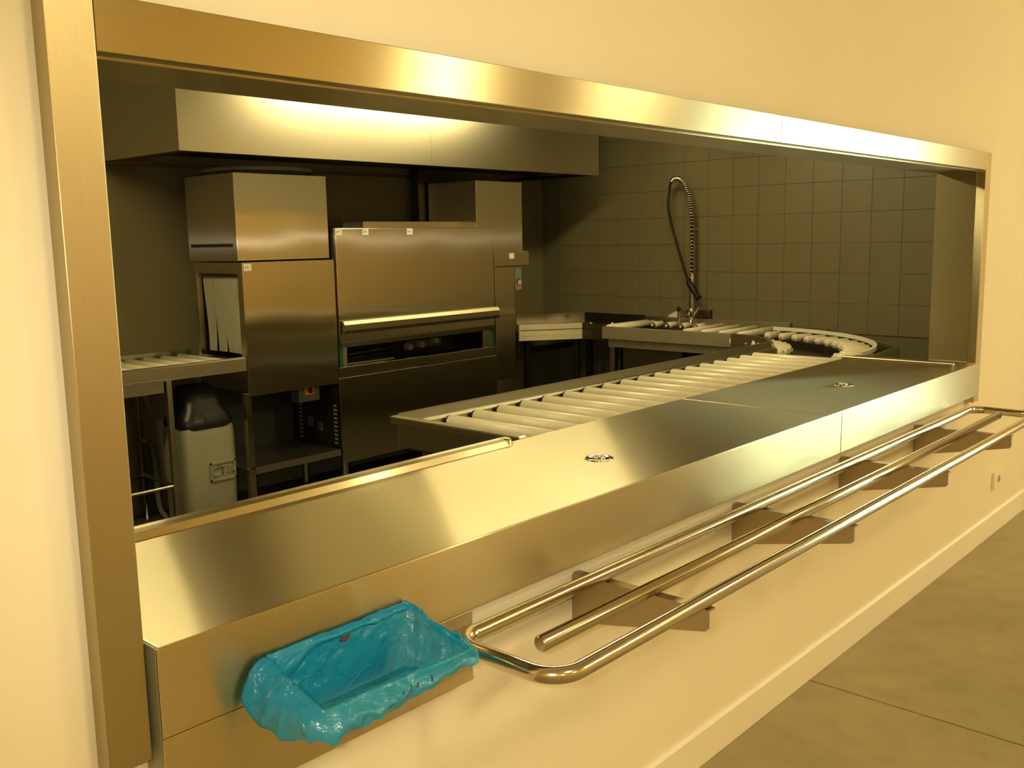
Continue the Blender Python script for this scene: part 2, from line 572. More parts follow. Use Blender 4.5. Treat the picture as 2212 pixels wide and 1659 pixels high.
# chrome cups let into the worktop
for (x, y) in ((1.026, 0.172), (2.649, 0.174)):
    rr = 0.037
    c = part('chrome_cup', Geo().lathe([(rr, ZC - 0.004), (rr + 0.003, ZC + 0.002), (rr - 0.002, ZC + 0.004), (rr - 0.006, ZC + 0.002), (rr - 0.012, ZC + 0.0005), (0.001, ZC + 0.0005)], x, y, 32), 'chrome', t, 'round chrome cup')
    g = Geo()
    for k in range(6):
        a = k * PI / 3
        g.lathe([(0.001, ZC + 0.0095), (0.004, ZC + 0.008), (0.0055, ZC + 0.005), (0.0045, ZC)], x + 0.013 * math.cos(a), y + 0.013 * math.sin(a), 8)
    part('pin_ring', g, 'chrome', c)

# ------------------------------------------------------------------ tray rail
RZ, RR = 0.774, 0.0165
t = thing('tray_rail', 'three-bar polished steel tray rail on four wall brackets below the counter', 'rail', (1.8, 0, 0.77))
xa, xb, ya, yb, rc = 0.195, 3.40, -0.094, -0.357, 0.062
P = []
for (cx, cy, a0) in ((xb - rc, ya - rc, PI / 2), (xa + rc, ya - rc, PI / 2), (xa + rc, yb + rc, PI), (xb - rc, yb + rc, 1.5 * PI)):
    a0 = {0: 0, 1: PI / 2, 2: PI, 3: 1.5 * PI}[len(P) // 9]
    P += [(cx + rc * math.cos(a0 + PI / 2 * i / 8), cy + rc * math.sin(a0 + PI / 2 * i / 8), RZ) for i in range(9)]
part('loop_bar', Geo().tube(P, RR, 20, closed=True), 'tube', t)
g = Geo().tube([(0.295, -0.23, RZ), (0.298, -0.23, RZ), (3.297, -0.23, RZ), (3.30, -0.23, RZ)], [RR - 0.003, RR, RR, RR - 0.003], 20)
part('middle_bar', g, 'tube', t)
for x in (0.685, 1.455, 2.225, 2.965):
    poly = [(0, 0.632), (0, 0.752), (-0.008, 0.757), (-0.372, 0.757), (-0.372, 0.715), (-0.365, 0.708), (-0.30, 0.694)]
    b_ = part('bracket', Geo().prism_x(poly, x, x + 0.006), 'bracket', t)
    part('flange', Geo().box(x + 0.006, x + 0.028, -0.372, 0, 0.752, 0.757), 'bracket', b_)
    part('wall_plate', Geo().box(x + 0.006, x + 0.034, -0.004, 0, 0.632, 0.752), 'bracket', b_)
    for z in (0.653, 0.732):
        part('bolt', Geo().tube([(x + 0.02, -0.004, z), (x + 0.02, -0.011, z)], 0.007, 8), 'chrome', b_)

# ------------------------------------------------------------------ blue bin bag hooked over the chute in the waste panel
t = thing('bin_bag', 'blue plastic bin bag hanging open on the steel front panel below the counter', 'bag', (-0.04, -0.06, 0.72))
BL, BR, FR_, FL_ = Vector((-0.205, -0.062, 0.880)), Vector((0.105, -0.062, 0.879)), Vector((0.126, -0.205, 0.815)), Vector((-0.200, -0.205, 0.826))


def lerp_loop(n):
    C = [BL, BR, FR_, FL_]
    seg = [64, 36, 68, 36]
    out_ = []
    for k in range(4):
        for i in range(seg[k]):
            u = i / seg[k]
            out_.append((C[k].lerp(C[(k + 1) % 4], u), k, u))
    return out_


loop = lerp_loop(0)
NL = len(loop)


def ridge(x, y, z):
    return 1 - 2.2 * abs(noise.noise(Vector((x, y, z))))


rows = []
NI, NO = 26, 16
for row in range(-NO, NI + 1):
    ring = []
    for idx, (p, k, u) in enumerate(loop):
        q = p.copy()
        wob = noise.noise(Vector((p.x * 9, p.y * 9 + row * 0.12, 3.1)))
        # creases that run down over the rim (perpendicular to it)
        cr = ridge(p.x * 17 + p.y * 5, p.y * 19, row * 0.035 + 0.4)
        cr2 = ridge(p.x * 40, p.y * 40, row * 0.16 + 5.0)
        outw = (Vector((0, -1, 0)), Vector((1, 0, 0)), Vector((0, -1, 0)), Vector((-1, 0, 0)))[k]
        if row < 0:                       # outer fold, from the rim outward and down
            s = -row / NO
            if k == 0:
                q += Vector((0, -0.008 * math.sin(PI * s), 0))
                hang = 0.022 + (max(0, 0.3 - u) / 0.3) * 0.075
            elif k == 1:
                hang = 0.040 + 0.014 * wob
                q.x += 0.012 * math.sin(PI * s * 0.8) + 0.006 * s
                if u > 0.6:
                    q += Vector((0.004 * s, 0, 0.010 * s))
            elif k == 2:
                hang = 0.024 + 0.032 * u + 0.010 * wob
                q.y -= 0.010 * math.sin(PI * s * 0.7)
            else:
                hang = 0.044 + 0.046 * math.sin(PI * min(1, u * 0.9)) ** 0.8 + 0.016 * wob
                q.x -= 0.040 * math.sin(PI * s * 0.72) * (0.2 + 0.8 * u)
            q.z -= hang * s
            if k == 3 and u > 0.35:
                q.z += 0.018 * math.sin(2 * PI * s) * (u - 0.35)
            amp = 0.013 * min(1, s * 2.5)
            q += outw * (cr * amp * (1.2 if k != 0 else 0.3)) + Vector((0, 0, cr2 * 0.004 * s))
        elif row > 0:                     # inside of the bag, sloping back into the chute
            s = row / NI
            tgt = Vector((p.x * 0.72 - 0.012, -0.066 - 0.02 * (p.y < -0.1), 0.752 + 0.014 * (k == 2)))
            q = p.lerp(tgt, s ** 1.1)
            q.z -= 0.022 * math.sin(PI * s) * (1 if k in (1, 2, 3) else 0.3)
            # long folds along the length and short creases at the corners
            lf = ridge(p.x * 4.0 + 1.0, q.y * 26 + q.x * 3, 2.2 + k * 0.01)
            env = math.sin(PI * min(1, s * 1.08)) ** 0.7
            q += Vector((0, -0.45, 0.9)) * (0.016 * lf + 0.006 * cr2) * env
            q -= outw * 0.010 * cr * math.exp(-s * 3) * min(1, s * 6) * (-1 if k != 0 else 0)
        else:
            q += outw * (0.004 * cr) + Vector((0, 0, 0.006 * wob + (0.004 if k else 0.001) * cr2))
        q.y = min(q.y, -0.0585)
        ring.append(q)
    rows.append(ring)
v = [p for r_ in rows for p in r_]
f = []
for i in range(len(rows) - 1):
    for j in range(NL):
        f.append((i * NL + j, i * NL + (j + 1) % NL, (i + 1) * NL + (j + 1) % NL, (i + 1) * NL + j))
f.append(tuple((len(rows) - 1) * NL + j for j in range(NL)))
film = part('film', Geo().add(v, f, True), 'film', t)
# worn, unreadable print on the front fold: a few slanted strokes lying on the film
ks = [i for i, (p, k, u) in enumerate(loop) if k == 2]
for (i0, r0, di, dr) in ((26, 6, 2, 5), (29, 8, 2, 4), (22, 5, 1, 4), (32, 9, 2, 4), (18, 6, 1, 3), (12, 5, 1, 3)):
    i0 += 10
    a_ = rows[NO - r0][ks[i0]]
    b_ = rows[NO - r0 - dr][ks[i0 + di]]
    c_ = rows[NO - r0 - dr][ks[i0 + di + 1]]
    d_ = rows[NO - r0][ks[i0 + 1]]
    off_ = Vector((0, -0.0016, 0.0006))
    q4 = [tuple(p + off_) for p in (a_, b_, b_.lerp(c_, 0.6), a_.lerp(d_, 0.6))]
    q5 = [tuple(Vector(p) + Vector((0, 0.0006, 0))) for p in q4]
    part('print', Geo().add(q4 + q5, [(0, 1, 2, 3), (7, 6, 5, 4), (0, 4, 5, 1), (1, 5, 6, 2), (2, 6, 7, 3), (3, 7, 4, 0)]), 'ink', film)
# small torn hole with something reddish brown behind it, and the worn print on the front
g = Geo()
hv = [(-0.045 + 0.012 * math.cos(a), -0.0665 + 0.002 * math.sin(a * 2), 0.858 + 0.0075 * math.sin(a) + 0.004 * math.cos(a)) for a in [2 * PI * i / 12 for i in range(12)]]
hv2 = [(x, y - 0.002, z) for x, y, z in hv]
g.add(hv + hv2, [tuple(range(12)), tuple(range(12, 24))[::-1]] + [(i, (i + 1) % 12, 12 + (i + 1) % 12, 12 + i) for i in range(12)])
part('torn_hole', g, 'tear', t, 'dark red brown torn hole')

# ------------------------------------------------------------------ main roller conveyor
def legs(parent, spots, ztop, mat='rail', w=0.02):
    for (x, y) in spots:
        l = part('leg', Geo().box(x - w, x + w, y - w, y + w, 0.02, ztop, 0.003), mat, parent)
        part('foot', Geo().lathe([(0.022, 0.0), (0.022, 0.008), (0.012, 0.02)], x, y, 12), 'black', l)


roller = mesh_of(Geo().lathe([(0.008, -0.262), (0.008, -0.2465), (0.020, -0.2465), (0.0255, -0.243), (0.0255, 0.243), (0.020, 0.2465), (0.008, 0.2465), (0.008, 0.262)], 0, 0, 16), 'roller', 'white')
# lay the roller along y
for q in roller.vertices:
    q.co = Vector((q.co.x, q.co.z, q.co.y))
roller.flip_normals()

cap = mesh_of(Geo().lathe([(0.0235, -0.006), (0.0245, 0.0), (0.022, 0.008), (0.012, 0.012), (0.012, 0.02)], 0, 0, 16), 'end_cap', 'black')
for q in cap.vertices:
    q.co = Vector((q.co.x, q.co.z, q.co.y))
YA, YZ = 0.528, 1.108
t = thing('roller_conveyor', 'long stainless steel conveyor table with cream rollers behind the serving counter', 'conveyor', (2.4, 0.8, 0))
g = Geo()
prof = [(YZ + 0.012, 0.845), (YZ + 0.012, 0.957), (YZ + 0.010, 0.959), (YZ + 0.004, 0.959), (YZ + 0.002, 0.957), (YZ - 0.018, 0.930), (YZ - 0.024, 0.926), (YZ - 0.045, 0.924), (YZ - 0.045, 0.845)]
g.prism_x(prof, 1.125, 3.86)
part('side_rail', g, 'rail', t)
part('side_rail', Geo().box(1.13, 3.86, 0.5225, 0.55, 0.845, 0.905), 'rail', t)
g = Geo()
g.box(1.09, 1.126, 0.5225, YZ + 0.012, 0.926, 0.955, 0.006)
g.box(1.118, 1.130, 0.5225, YZ - 0.02, 0.845, 0.930)
g.box(1.124, 1.145, 0.55, YZ - 0.045, 0.90, 0.928, 0.003)
part('end_rail', g, 'rail', t)
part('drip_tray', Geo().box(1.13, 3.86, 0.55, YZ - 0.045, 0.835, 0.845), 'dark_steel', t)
for k in range(19):
    r_ = link_part('roller', roller, (1.185 + 0.1322 * k, 0.805, 0.908), t)
    link_part('end_cap', cap, (1.185 + 0.1322 * k, 0.805 + 0.2480, 0.908), r_)
legs(t, [(1.20, 0.62), (1.20, 1.04), (2.45, 0.62), (2.45, 1.04), (3.70, 0.62), (3.70, 1.04)], 0.845)
for y in (0.62, 1.04):
    part('cross_bar', Geo().box(1.22, 3.68, y - 0.012, y + 0.012, 0.20, 0.225), 'rail', t)

# ------------------------------------------------------------------ curved corner conveyor
CX, CYC = 3.87, 1.655
t = thing('curved_conveyor', 'quarter-circle corner conveyor with cream rollers and drain tray at the right wall', 'conveyor', (4.4, 1.1, 0))
tray = [(3.866, 0.545), (4.40, 0.59), (5.13, 1.33), (5.15, 1.60), (4.33, 1.60), (4.30, 1.45), (4.16, 1.26), (3.98, 1.14), (3.866, 1.10)]
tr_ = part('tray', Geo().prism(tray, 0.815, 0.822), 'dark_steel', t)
part('drain', Geo().lathe([(0.03, 0.822), (0.03, 0.826), (0.022, 0.8275), (0.02, 0.824), (0.001, 0.8235)], 4.02, 1.0, 20), 'chrome', tr_)
part('tray_rim', Geo().wall_strip(tray[0:4], 0.012, 0.815, 0.915), 'rail', t)
part('inner_rail', Geo().wall_strip([(3.862, 1.112), (3.99, 1.15), (4.17, 1.27), (4.29, 1.42), (4.33, 1.598)][::-1], -0.02, 0.835, 0.94), 'rail', t)
part('guard_rail', Geo().wall_strip(arc(CX, CYC, 1.065, -PI / 2, -0.03, 28), 0.018, 0.912, 0.934), 'whitep', t, 'curved white guard rail')
short = mesh_of(Geo().lathe([(0.006, -0.085), (0.006, -0.075), (0.018, -0.075), (0.025, -0.07), (0.025, 0.07), (0.018, 0.075), (0.006, 0.075), (0.006, 0.085)], 0, 0, 14), 'short_roller', 'white')
for q in short.vertices:
    q.co = Vector((q.co.z, q.co.y, -q.co.x))
for k in range(13):
    a = -PI / 2 + (k + 0.5) * (PI / 2 - 0.02) / 13
    link_part('short_roller', short, (CX + 0.965 * math.cos(a), CYC + 0.965 * math.sin(a), 0.888), t, a)
for k in range(11):
    a = -PI / 2 + (k + 0.5) * (PI / 2 - 0.05) / 11
    link_part('short_roller', short, (CX + 0.53 * math.cos(a), CYC + 0.53 * math.sin(a), 0.888), t, a)
part('roller_bed', Geo().wall_strip(arc(CX, CYC, 0.88, -PI / 2, 0, 16), -0.006, 0.822, 0.872), 'dark_steel', t)
part('roller_bed', Geo().wall_strip(arc(CX, CYC, 0.615, -PI / 2, 0, 16), 0.006, 0.822, 0.872), 'dark_steel', t)
legs(t, [(4.0, 0.62), (5.08, 1.45), (4.38, 0.72)], 0.815)

# ------------------------------------------------------------------ sink conveyor along the right wall
FX0, FX1, FY0, FY1 = 4.50, 5.155, 1.61, 2.72
t = thing('sink_conveyor', 'stainless steel sink conveyor with rollers under the pre-rinse tap on the tiled wall', 'conveyor', (4.85, 2.2, 0))
g = Geo()
pf = [(FX0 - 0.03, 0.835), (FX0 - 0.03, 0.917), (FX0 - 0.01, 0.922), (FX0 + 0.03, 0.915), (FX0 + 0.03, 0.86), (FX0 - 0.01, 0.85), (FX0 - 0.01, 0.835)]
n = len(pf)
v = [(x, FY0, z) for x, z in pf] + [(x, FY1, z) for x, z in pf]
g.add(v, [tuple(range(n)), tuple(range(n, 2 * n))[::-1]] + [(i, (i + 1) % n, n + (i + 1) % n, n + i) for i in range(n)])
part('front_rail', g, 'satin', t)
part('skirt', Geo().box(FX0 + 0.005, FX0 + 0.025, FY0 + 0.03, FY1 - 0.03, 0.775, 0.835), 'satin', t)
g = Geo().box(5.03, FX1, FY0, FY1, 0.85, 0.905, 0.004)
g.box(5.135, 5.168, FY0, FY1 + 0.1, 0.85, 0.945, 0.004)
part('back_rail', g, 'rail', t)
g = Geo()
g.box(FX0 + 0.03, 5.03, 2.07, 2.09, 0.62, 0.865)
g.box(FX0 + 0.03, 5.03, 2.58, 2.60, 0.62, 0.865)
g.box(FX0 + 0.03, 5.03, 2.07, 2.60, 0.60, 0.62)
g.box(FX0 + 0.03, FX0 + 0.04, 2.07, 2.60, 0.60, 0.865)
g.box(5.02, 5.03, 2.07, 2.60, 0.60, 0.865)
part('sink', g, 'dark_steel', t)
part('waste_pipe', Geo().tube([(4.78, 2.33, 0.60), (4.78, 2.33, 0.45), (4.80, 2.33, 0.40), (5.10, 2.33, 0.38)], 0.03, 12), 'whitep', t)
part('drip_tray', Geo().box(FX0 + 0.03, 5.03, FY0, 2.07, 0.85, 0.856), 'dark_steel', t)
part('end_plate', Geo().box(FX0 - 0.03, FX0 + 0.03, FY0 - 0.004, FY0, 0.835, 0.915), 'dark_steel', t)
rx = mesh_of(Geo().lathe([(0.006, -0.262), (0.006, -0.25), (0.018, -0.25), (0.0245, -0.246), (0.0245, 0.246), (0.018, 0.25), (0.006, 0.25), (0.006, 0.262)], 0, 0, 14), 'roller', 'white')
for q in rx.vertices:
    q.co = Vector((q.co.z, q.co.y, -q.co.x))
for y in (1.655, 1.79, 1.925, 2.06, 2.64, 2.70):
    link_part('roller', rx, (4.765, y, 0.908), t, 0)
stub = mesh_of(Geo().lathe([(0.006, -0.07), (0.006, -0.05), (0.019, -0.05), (0.0235, -0.046), (0.0235, 0.046), (0.019, 0.05), (0.010, 0.052), (0.010, 0.075)], 0, 0, 14), 'stub_roller', 'white')
for q in stub.vertices:
    q.co = Vector((-q.co.z, q.co.y, q.co.x))
tip = mesh_of(Geo().tube([(-0.012, 0, 0), (0.0, 0, 0), (0.012, 0, 0)], [0.012, 0.018, 0.016], 12), 'tip', 'chrome')
for y in (2.17, 2.29, 2.41, 2.53):
    o = link_part('stub_roller', stub, (4.90, y, 0.912), t, 0)
    link_part('tip', tip, (4.838, y, 0.912), o)
part('stub_beam', Geo().box(4.985, 5.03, 2.09, 2.58, 0.85, 0.895), 'rail', t)
legs(t, [(4.53, 2.66), (4.53, 1.70), (5.08, 2.66), (5.08, 1.70)], 0.775)

# pre-rinse tap
FXB = 5.06
t = thing('pre_rinse_tap', 'tall chrome pre-rinse spray tap with spring hose in front of the beige tiles', 'tap', (FXB, 2.345, 0.905))
part('base', Geo().lathe([(0.03, 0.905), (0.03, 0.915), (0.02, 0.92), (0.018, 0.985), (0.022, 0.99), (0.022, 1.02), (0.012, 1.03)], FXB, 2.345, 20), 'chrome', t)
part('riser', Geo().tube([(FXB, 2.345, 1.02), (FXB, 2.345, 1.28)], 0.017, 14), 'chrome', t)
g = Geo()
for s in (-1, 1):
    pts = [(FXB - 0.005, 2.345 + s * 0.01, 0.965), (FXB - 0.02, 2.345 + s * 0.035, 0.985), (FXB - 0.03, 2.345 + s * 0.075, 1.03)]
    part('valve_lever', Geo().tube(pts, [0.014, 0.010, 0.007], 10), 'chrome', t)
# centre line of spring and hose
hp = [(2.345, 1.27), (2.344, 1.40), (2.342, 1.515), (2.347, 1.65), (2.352, 1.75), (2.366, 1.83), (2.392, 1.90), (2.425, 1.945), (2.460, 1.962), (2.497, 1.955), (2.52, 1.925), (2.528, 1.87), (2.522, 1.77), (2.495, 1.65), (2.455, 1.53), (2.41, 1.40), (2.375, 1.31), (2.352, 1.255), (2.333, 1.215)]


def catmull(pts, m_):
    out_ = []
    for i in range(len(pts) - 1):
        p0, p1, p2, p3 = [Vector(pts[max(0, min(len(pts) - 1, i + d))]) for d in (-1, 0, 1, 2)]
        for s in range(m_):
            u = s / m_
            out_.append(0.5 * ((2 * p1) + (p2 - p0) * u + (2 * p0 - 5 * p1 + 4 * p2 - p3) * u * u + (3 * p1 - p0 - 3 * p2 + p3) * u ** 3))
    out_.append(Vector(pts[-1]))
    return out_


def xo(i, k):
    return FXB - 0.045 * (i / k)


cl = catmull([(FXB - 0.002 * i - (0.02 if i > 11 else 0), y, z) for i, (y, z) in enumerate(hp)], 8)
nsp = 9 * 8 + 4
# spring: a helix around the first stretch
hel = []
turns = 46
sp = cl[:nsp]
for i in range(turns * 8):
    u = i / (turns * 8 - 1) * (len(sp) - 1)
    a = int(min(u, len(sp) - 2))
    p = sp[a].lerp(sp[a + 1], u - a)
    tg = (sp[a + 1] - sp[a]).normalized()
    n1_ = tg.cross(Vector((1, 0, 0))).normalized()
    n2_ = Vector((1, 0, 0))
    th = 2 * PI * i / 8
    hel.append(p + 0.0165 * (math.cos(th) * n1_ + math.sin(th) * n2_))
part('spring', Geo().tube(hel, 0.0046, 6), 'chrome', t)
part('hose', Geo().tube(cl, 0.0095, 10), 'rubber', t)
e0, e1 = Vector(cl[-1]), Vector(cl[-1]) + Vector((-0.01, -0.062, -0.075))
gun = part('spray_gun', Geo().tube([e0 + Vector((0, 0.012, 0.018)), e0, e0.lerp(e1, 0.2), e0.lerp(e1, 0.75), e1], [0.014, 0.021, 0.024, 0.026, 0.020], 14), 'rubber', t)
d_ = (e1 - e0).normalized()
part('nozzle', Geo().tube([e1 - d_ * 0.005, e1 + d_ * 0.02, e1 + d_ * 0.045], [0.018, 0.022, 0.027], 14), 'rubber', gun)
g = Geo().tube([(FXB, 2.345, 1.245), (FXB - 0.01, 2.35, 1.25), (FXB - 0.035, 2.335, 1.24)], 0.007, 8)
g.tube([(FXB, 2.345, 1.235), (FXB, 2.345, 1.265)], 0.021, 14)
part('gun_hook', g, 'chrome', t)
part('wall_strut', Geo().tube([(FXB, 2.347, 1.60), (X1 + 0.002, 2.36, 1.60)], 0.006, 8), 'chrome', t)

t = thing('tap_back_box', 'dull steel box fixed to the tiles right behind the tap base', 'box', (5.16, 2.28, 0.945))
part('plate', Geo().box(5.135, X1, 2.236, 2.44, 0.946, 1.006, 0.004), 'dark_steel', t)
part('cover', Geo().box(5.128, 5.135, 2.245, 2.268, 0.95, 0.966, 0.002), 'black', t)
single('end_stop', Geo().prism_x([(2.60, 0.946), (2.515, 0.946), (2.515, 0.992), (2.54, 0.984), (2.58, 0.966)], 5.137, 5.165), 'whitep', 'small pale rounded plastic stop on the table rim left of the tap', 'stop', (5.15, 2.55, 0.945))
t = thing('push_valve', 'small upright valve with black ball knob left of the tap base', 'valve', (5.05, 2.445, 0.905))
part('stem', Geo().lathe([(0.012, 0.905), (0.010, 0.93), (0.009, 1.0)], 5.05, 2.445, 12), 'chrome', t)
part('knob', Geo().lathe([(0.006, 1.0), (0.016, 1.006), (0.019, 1.016), (0.015, 1.028), (0.003, 1.034)], 5.05, 2.445, 14), 'black', t)

# ------------------------------------------------------------------ corner entry table between sink conveyor and dishwasher
t = thing('corner_table', 'stainless steel corner feed table with bright front panel at the right end of the dishwasher', 'table', (4.7, 3.2, 0))
A, B, F_, E_, D_, C_ = (4.27, 3.32), (4.645, 3.035), (4.59, 2.74), (5.135, 2.80), (5.14, 3.39), (4.685, 3.735)
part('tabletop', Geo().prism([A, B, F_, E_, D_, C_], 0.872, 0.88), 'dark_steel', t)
pn = part('front_panel', Geo().wall_strip([A, B], 0.014, 0.833, 0.92), 'bright_satin', t)
part('front_panel', Geo().wall_strip([A, B], 0.014, 0.80, 0.832), 'bright_satin', t)
g = Geo().lathe([(0.012, 0.80), (0.012, 0.92)], A[0] + 0.004, A[1] + 0.011, 12)
part('corner_post', g, 'bright_satin', pn)
part('side_panel', Geo().wall_strip([B, F_], 0.014, 0.80, 0.92), 'dark_steel', t)
part('back_rim', Geo().wall_strip([C_, D_], -0.012, 0.88, 0.953), 'tube', t)
part('back_rim', Geo().wall_strip([D_, E_], -0.012, 0.88, 0.953), 'dark_steel', t)
g = Geo()
for (x, y) in ((4.72, 3.25), (4.86, 3.12), (4.95, 2.98)):
    g.lathe([(0.02, 0.88), (0.02, 0.9), (0.012, 0.905), (0.001, 0.906)], x, y, 14)
part('guide_stud', g, 'chrome', t)
part('micro_switch', Geo().box(4.66, 4.68, 3.0, 3.03, 0.83, 0.905, 0.003), 'rail', t)
legs(t, [(4.36, 3.34), (4.66, 3.10), (5.08, 3.30), (4.95, 2.86)], 0.872, 'dark_steel')
part('cross_bar', Geo().box(4.38, 4.92, 3.33, 3.35, 0.70, 0.74), 'dark_steel', t)

# ------------------------------------------------------------------ dishwasher
YM = 3.2
YMB = 3.70
t = thing('dishwasher', 'large stainless steel rack conveyor dishwasher along the back wall under the hood', 'dishwasher', (3.0, 3.45, 0))
# left end: exit section with strip curtain
g = Geo()
g.box(1.866, 2.487, YM, YM + 0.012, 0.715, 1.452, 0.004)
part('front_panel', g, 'machine', t)
g = Geo()
g.box(1.866, 1.90, YM + 0.012, YM + 0.05, 0.74, 1.45)
g.box(1.866, 1.90, 3.675, YMB, 0.74, 1.45)
g.box(1.866, 1.90, YM + 0.05, 3.675, 1.39, 1.45)
g.box(1.866, 1.90, YM + 0.05, 3.675, 0.74, 0.915)
part('end_panel', g, 'machine', t)
g = Geo()
g.box(1.90, 2.487, 3.69, YMB, 0.74, 1.45)
g.box(1.90, 2.487, YM + 0.012, 3.69, 1.435, 1.45)
g.box(1.90, 2.487, YM + 0.012, 3.69, 0.74, 0.76)
part('tank', g, 'dark_steel', t)
part('back_sheet', Geo().box(1.90, 2.487, 3.69, YMB, 0.31, 0.74), 'darkin', t)  # near-black colour stands in for the shade below the exit section
# strips of the curtain
ye = [3.252, 3.345, 3.43, 3.47, 3.545, 3.66]
for k in range(4):
    ya_, yb_ = [(3.252, 3.355), (3.357, 3.455), (3.452, 3.545), (3.555, 3.655)][k]
    v, f = [], []
    for i in range(9):
        u = i / 8
        z = 1.383 - u * (1.383 - 0.945)
        taper = 0.012 * u if k in (1, 3) else 0.002 * u
        xx = 1.888 - 0.012 * math.sin(PI * u + k) * u + 0.002 * k
        sh = (-0.006 + 0.01 * (k == 2)) * u * u
        for (yy, dx) in ((ya_ + taper * 0.6 + sh, 0), (yb_ - taper + sh, 0.004 * u), (yb_ - taper + sh, 0.004 * u + 0.003), (ya_ + taper * 0.6 + sh, 0.003)):
            v.append((xx + dx, yy, z))
    for i in range(8):
        a = i * 4
        for j in range(4):
            f.append((a + j, a + (j + 1) % 4, a + 4 + (j + 1) % 4, a + 4 + j))
    f += [(0, 1, 2, 3), (32, 33, 34, 35)]
    part('curtain_strip', Geo().add(v, f), 'curtain', t)
part('curtain_rod', Geo().box(1.878, 1.905, YM + 0.05, 3.675, 1.37, 1.39), 'dark_steel', t)
# steam box on the left end
sb = part('steam_box', Geo().box(1.845, 2.457, YM + 0.002, YMB, 1.457, 1.932, 0.004), 'machine', t)
part('vent_slot', Geo().box(1.842, 1.8455, 3.24, 3.67, 1.535, 1.553), 'darkin', sb)
# centre section
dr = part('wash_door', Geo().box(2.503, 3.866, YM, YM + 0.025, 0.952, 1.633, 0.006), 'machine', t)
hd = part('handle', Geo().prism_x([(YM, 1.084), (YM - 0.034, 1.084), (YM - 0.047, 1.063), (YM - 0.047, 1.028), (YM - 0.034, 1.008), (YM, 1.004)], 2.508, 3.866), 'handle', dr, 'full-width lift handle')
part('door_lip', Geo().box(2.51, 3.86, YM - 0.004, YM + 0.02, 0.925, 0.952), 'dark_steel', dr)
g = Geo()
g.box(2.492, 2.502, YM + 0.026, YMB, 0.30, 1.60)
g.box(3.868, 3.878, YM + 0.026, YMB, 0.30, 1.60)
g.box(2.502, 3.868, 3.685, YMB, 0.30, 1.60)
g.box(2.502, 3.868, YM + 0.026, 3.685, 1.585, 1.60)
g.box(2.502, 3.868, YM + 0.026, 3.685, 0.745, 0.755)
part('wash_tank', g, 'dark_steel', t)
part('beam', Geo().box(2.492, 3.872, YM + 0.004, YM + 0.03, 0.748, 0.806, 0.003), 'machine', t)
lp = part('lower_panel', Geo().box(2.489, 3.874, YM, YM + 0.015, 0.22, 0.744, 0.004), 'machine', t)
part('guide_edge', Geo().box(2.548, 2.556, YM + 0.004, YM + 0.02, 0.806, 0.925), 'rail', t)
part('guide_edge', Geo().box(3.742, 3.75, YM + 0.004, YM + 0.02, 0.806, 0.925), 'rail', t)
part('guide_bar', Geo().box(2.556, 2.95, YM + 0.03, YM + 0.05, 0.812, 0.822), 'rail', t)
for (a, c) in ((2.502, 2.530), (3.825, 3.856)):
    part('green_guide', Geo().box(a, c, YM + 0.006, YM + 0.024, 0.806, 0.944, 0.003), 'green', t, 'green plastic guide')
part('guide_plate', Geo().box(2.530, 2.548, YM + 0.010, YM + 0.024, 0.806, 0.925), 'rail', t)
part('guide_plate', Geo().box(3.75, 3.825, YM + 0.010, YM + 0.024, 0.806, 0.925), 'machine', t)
# spray arms and nozzles seen through the slot
g = Geo()
g.box(3.15, 3.48, 3.34, 3.40, 0.84, 0.90, 0.006)
g.tube([(2.62, 3.45, 0.84), (3.15, 3.45, 0.86)], 0.018, 10)
part('spray_arm', g, 'dark_steel', t)
for (x, z) in ((3.16, 0.862), (3.27, 0.868), (3.40, 0.885)):
    part('nozzle', Geo().tube([(x, 3.345, z), (x, 3.305, z)], [0.026, 0.02], 12), 'grey', t)
part('filter_basket', Geo().box(2.60, 2.63, 3.30, 3.36, 0.80, 0.88, 0.003), 'greyd', t)
for k in range(6):
    part('rack_finger', Geo().tube([(2.72 + 0.16 * k, 3.42, 0.80), (2.73 + 0.16 * k, 3.40, 0.90)], 0.007, 8), 'rubber', t)
# top box behind the door, exhaust ducts
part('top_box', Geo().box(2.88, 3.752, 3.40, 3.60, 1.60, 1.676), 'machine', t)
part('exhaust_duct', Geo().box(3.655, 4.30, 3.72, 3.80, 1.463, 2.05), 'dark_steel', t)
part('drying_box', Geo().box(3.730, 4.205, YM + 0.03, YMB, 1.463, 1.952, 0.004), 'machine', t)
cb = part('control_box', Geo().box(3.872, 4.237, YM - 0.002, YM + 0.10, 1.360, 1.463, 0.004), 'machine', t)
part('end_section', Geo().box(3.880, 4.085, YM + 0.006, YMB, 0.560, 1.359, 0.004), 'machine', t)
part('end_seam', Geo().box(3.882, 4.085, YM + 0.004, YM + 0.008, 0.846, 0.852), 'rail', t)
# pictogram stickers
for (x, z, par) in ((2.527, 1.611, dr), (2.729, 1.610, dr), (3.089, 1.609, dr), (1.899, 1.424, t), (4.047, 1.432, cb)):
    s_ = part('sticker', Geo().box(x - 0.0245, x + 0.0245, YM - 0.0035 - (0.002 if x > 4 else 0), YM - 0.0003 - (0.002 if x > 4 else 0), z - 0.0195, z + 0.0195, 0.001), 'whitep', par, 'small white sticker')
    if x < 4:
        g = Geo().box(x - 0.002, x + 0.004, YM - 0.0045, YM - 0.0035, z - 0.003, z + 0.004)
        g.box(x - 0.016, x - 0.013, YM - 0.0042, YM - 0.0035, z - 0.008, z + 0.008)
        part('sticker_mark', g, 'ink', s_)
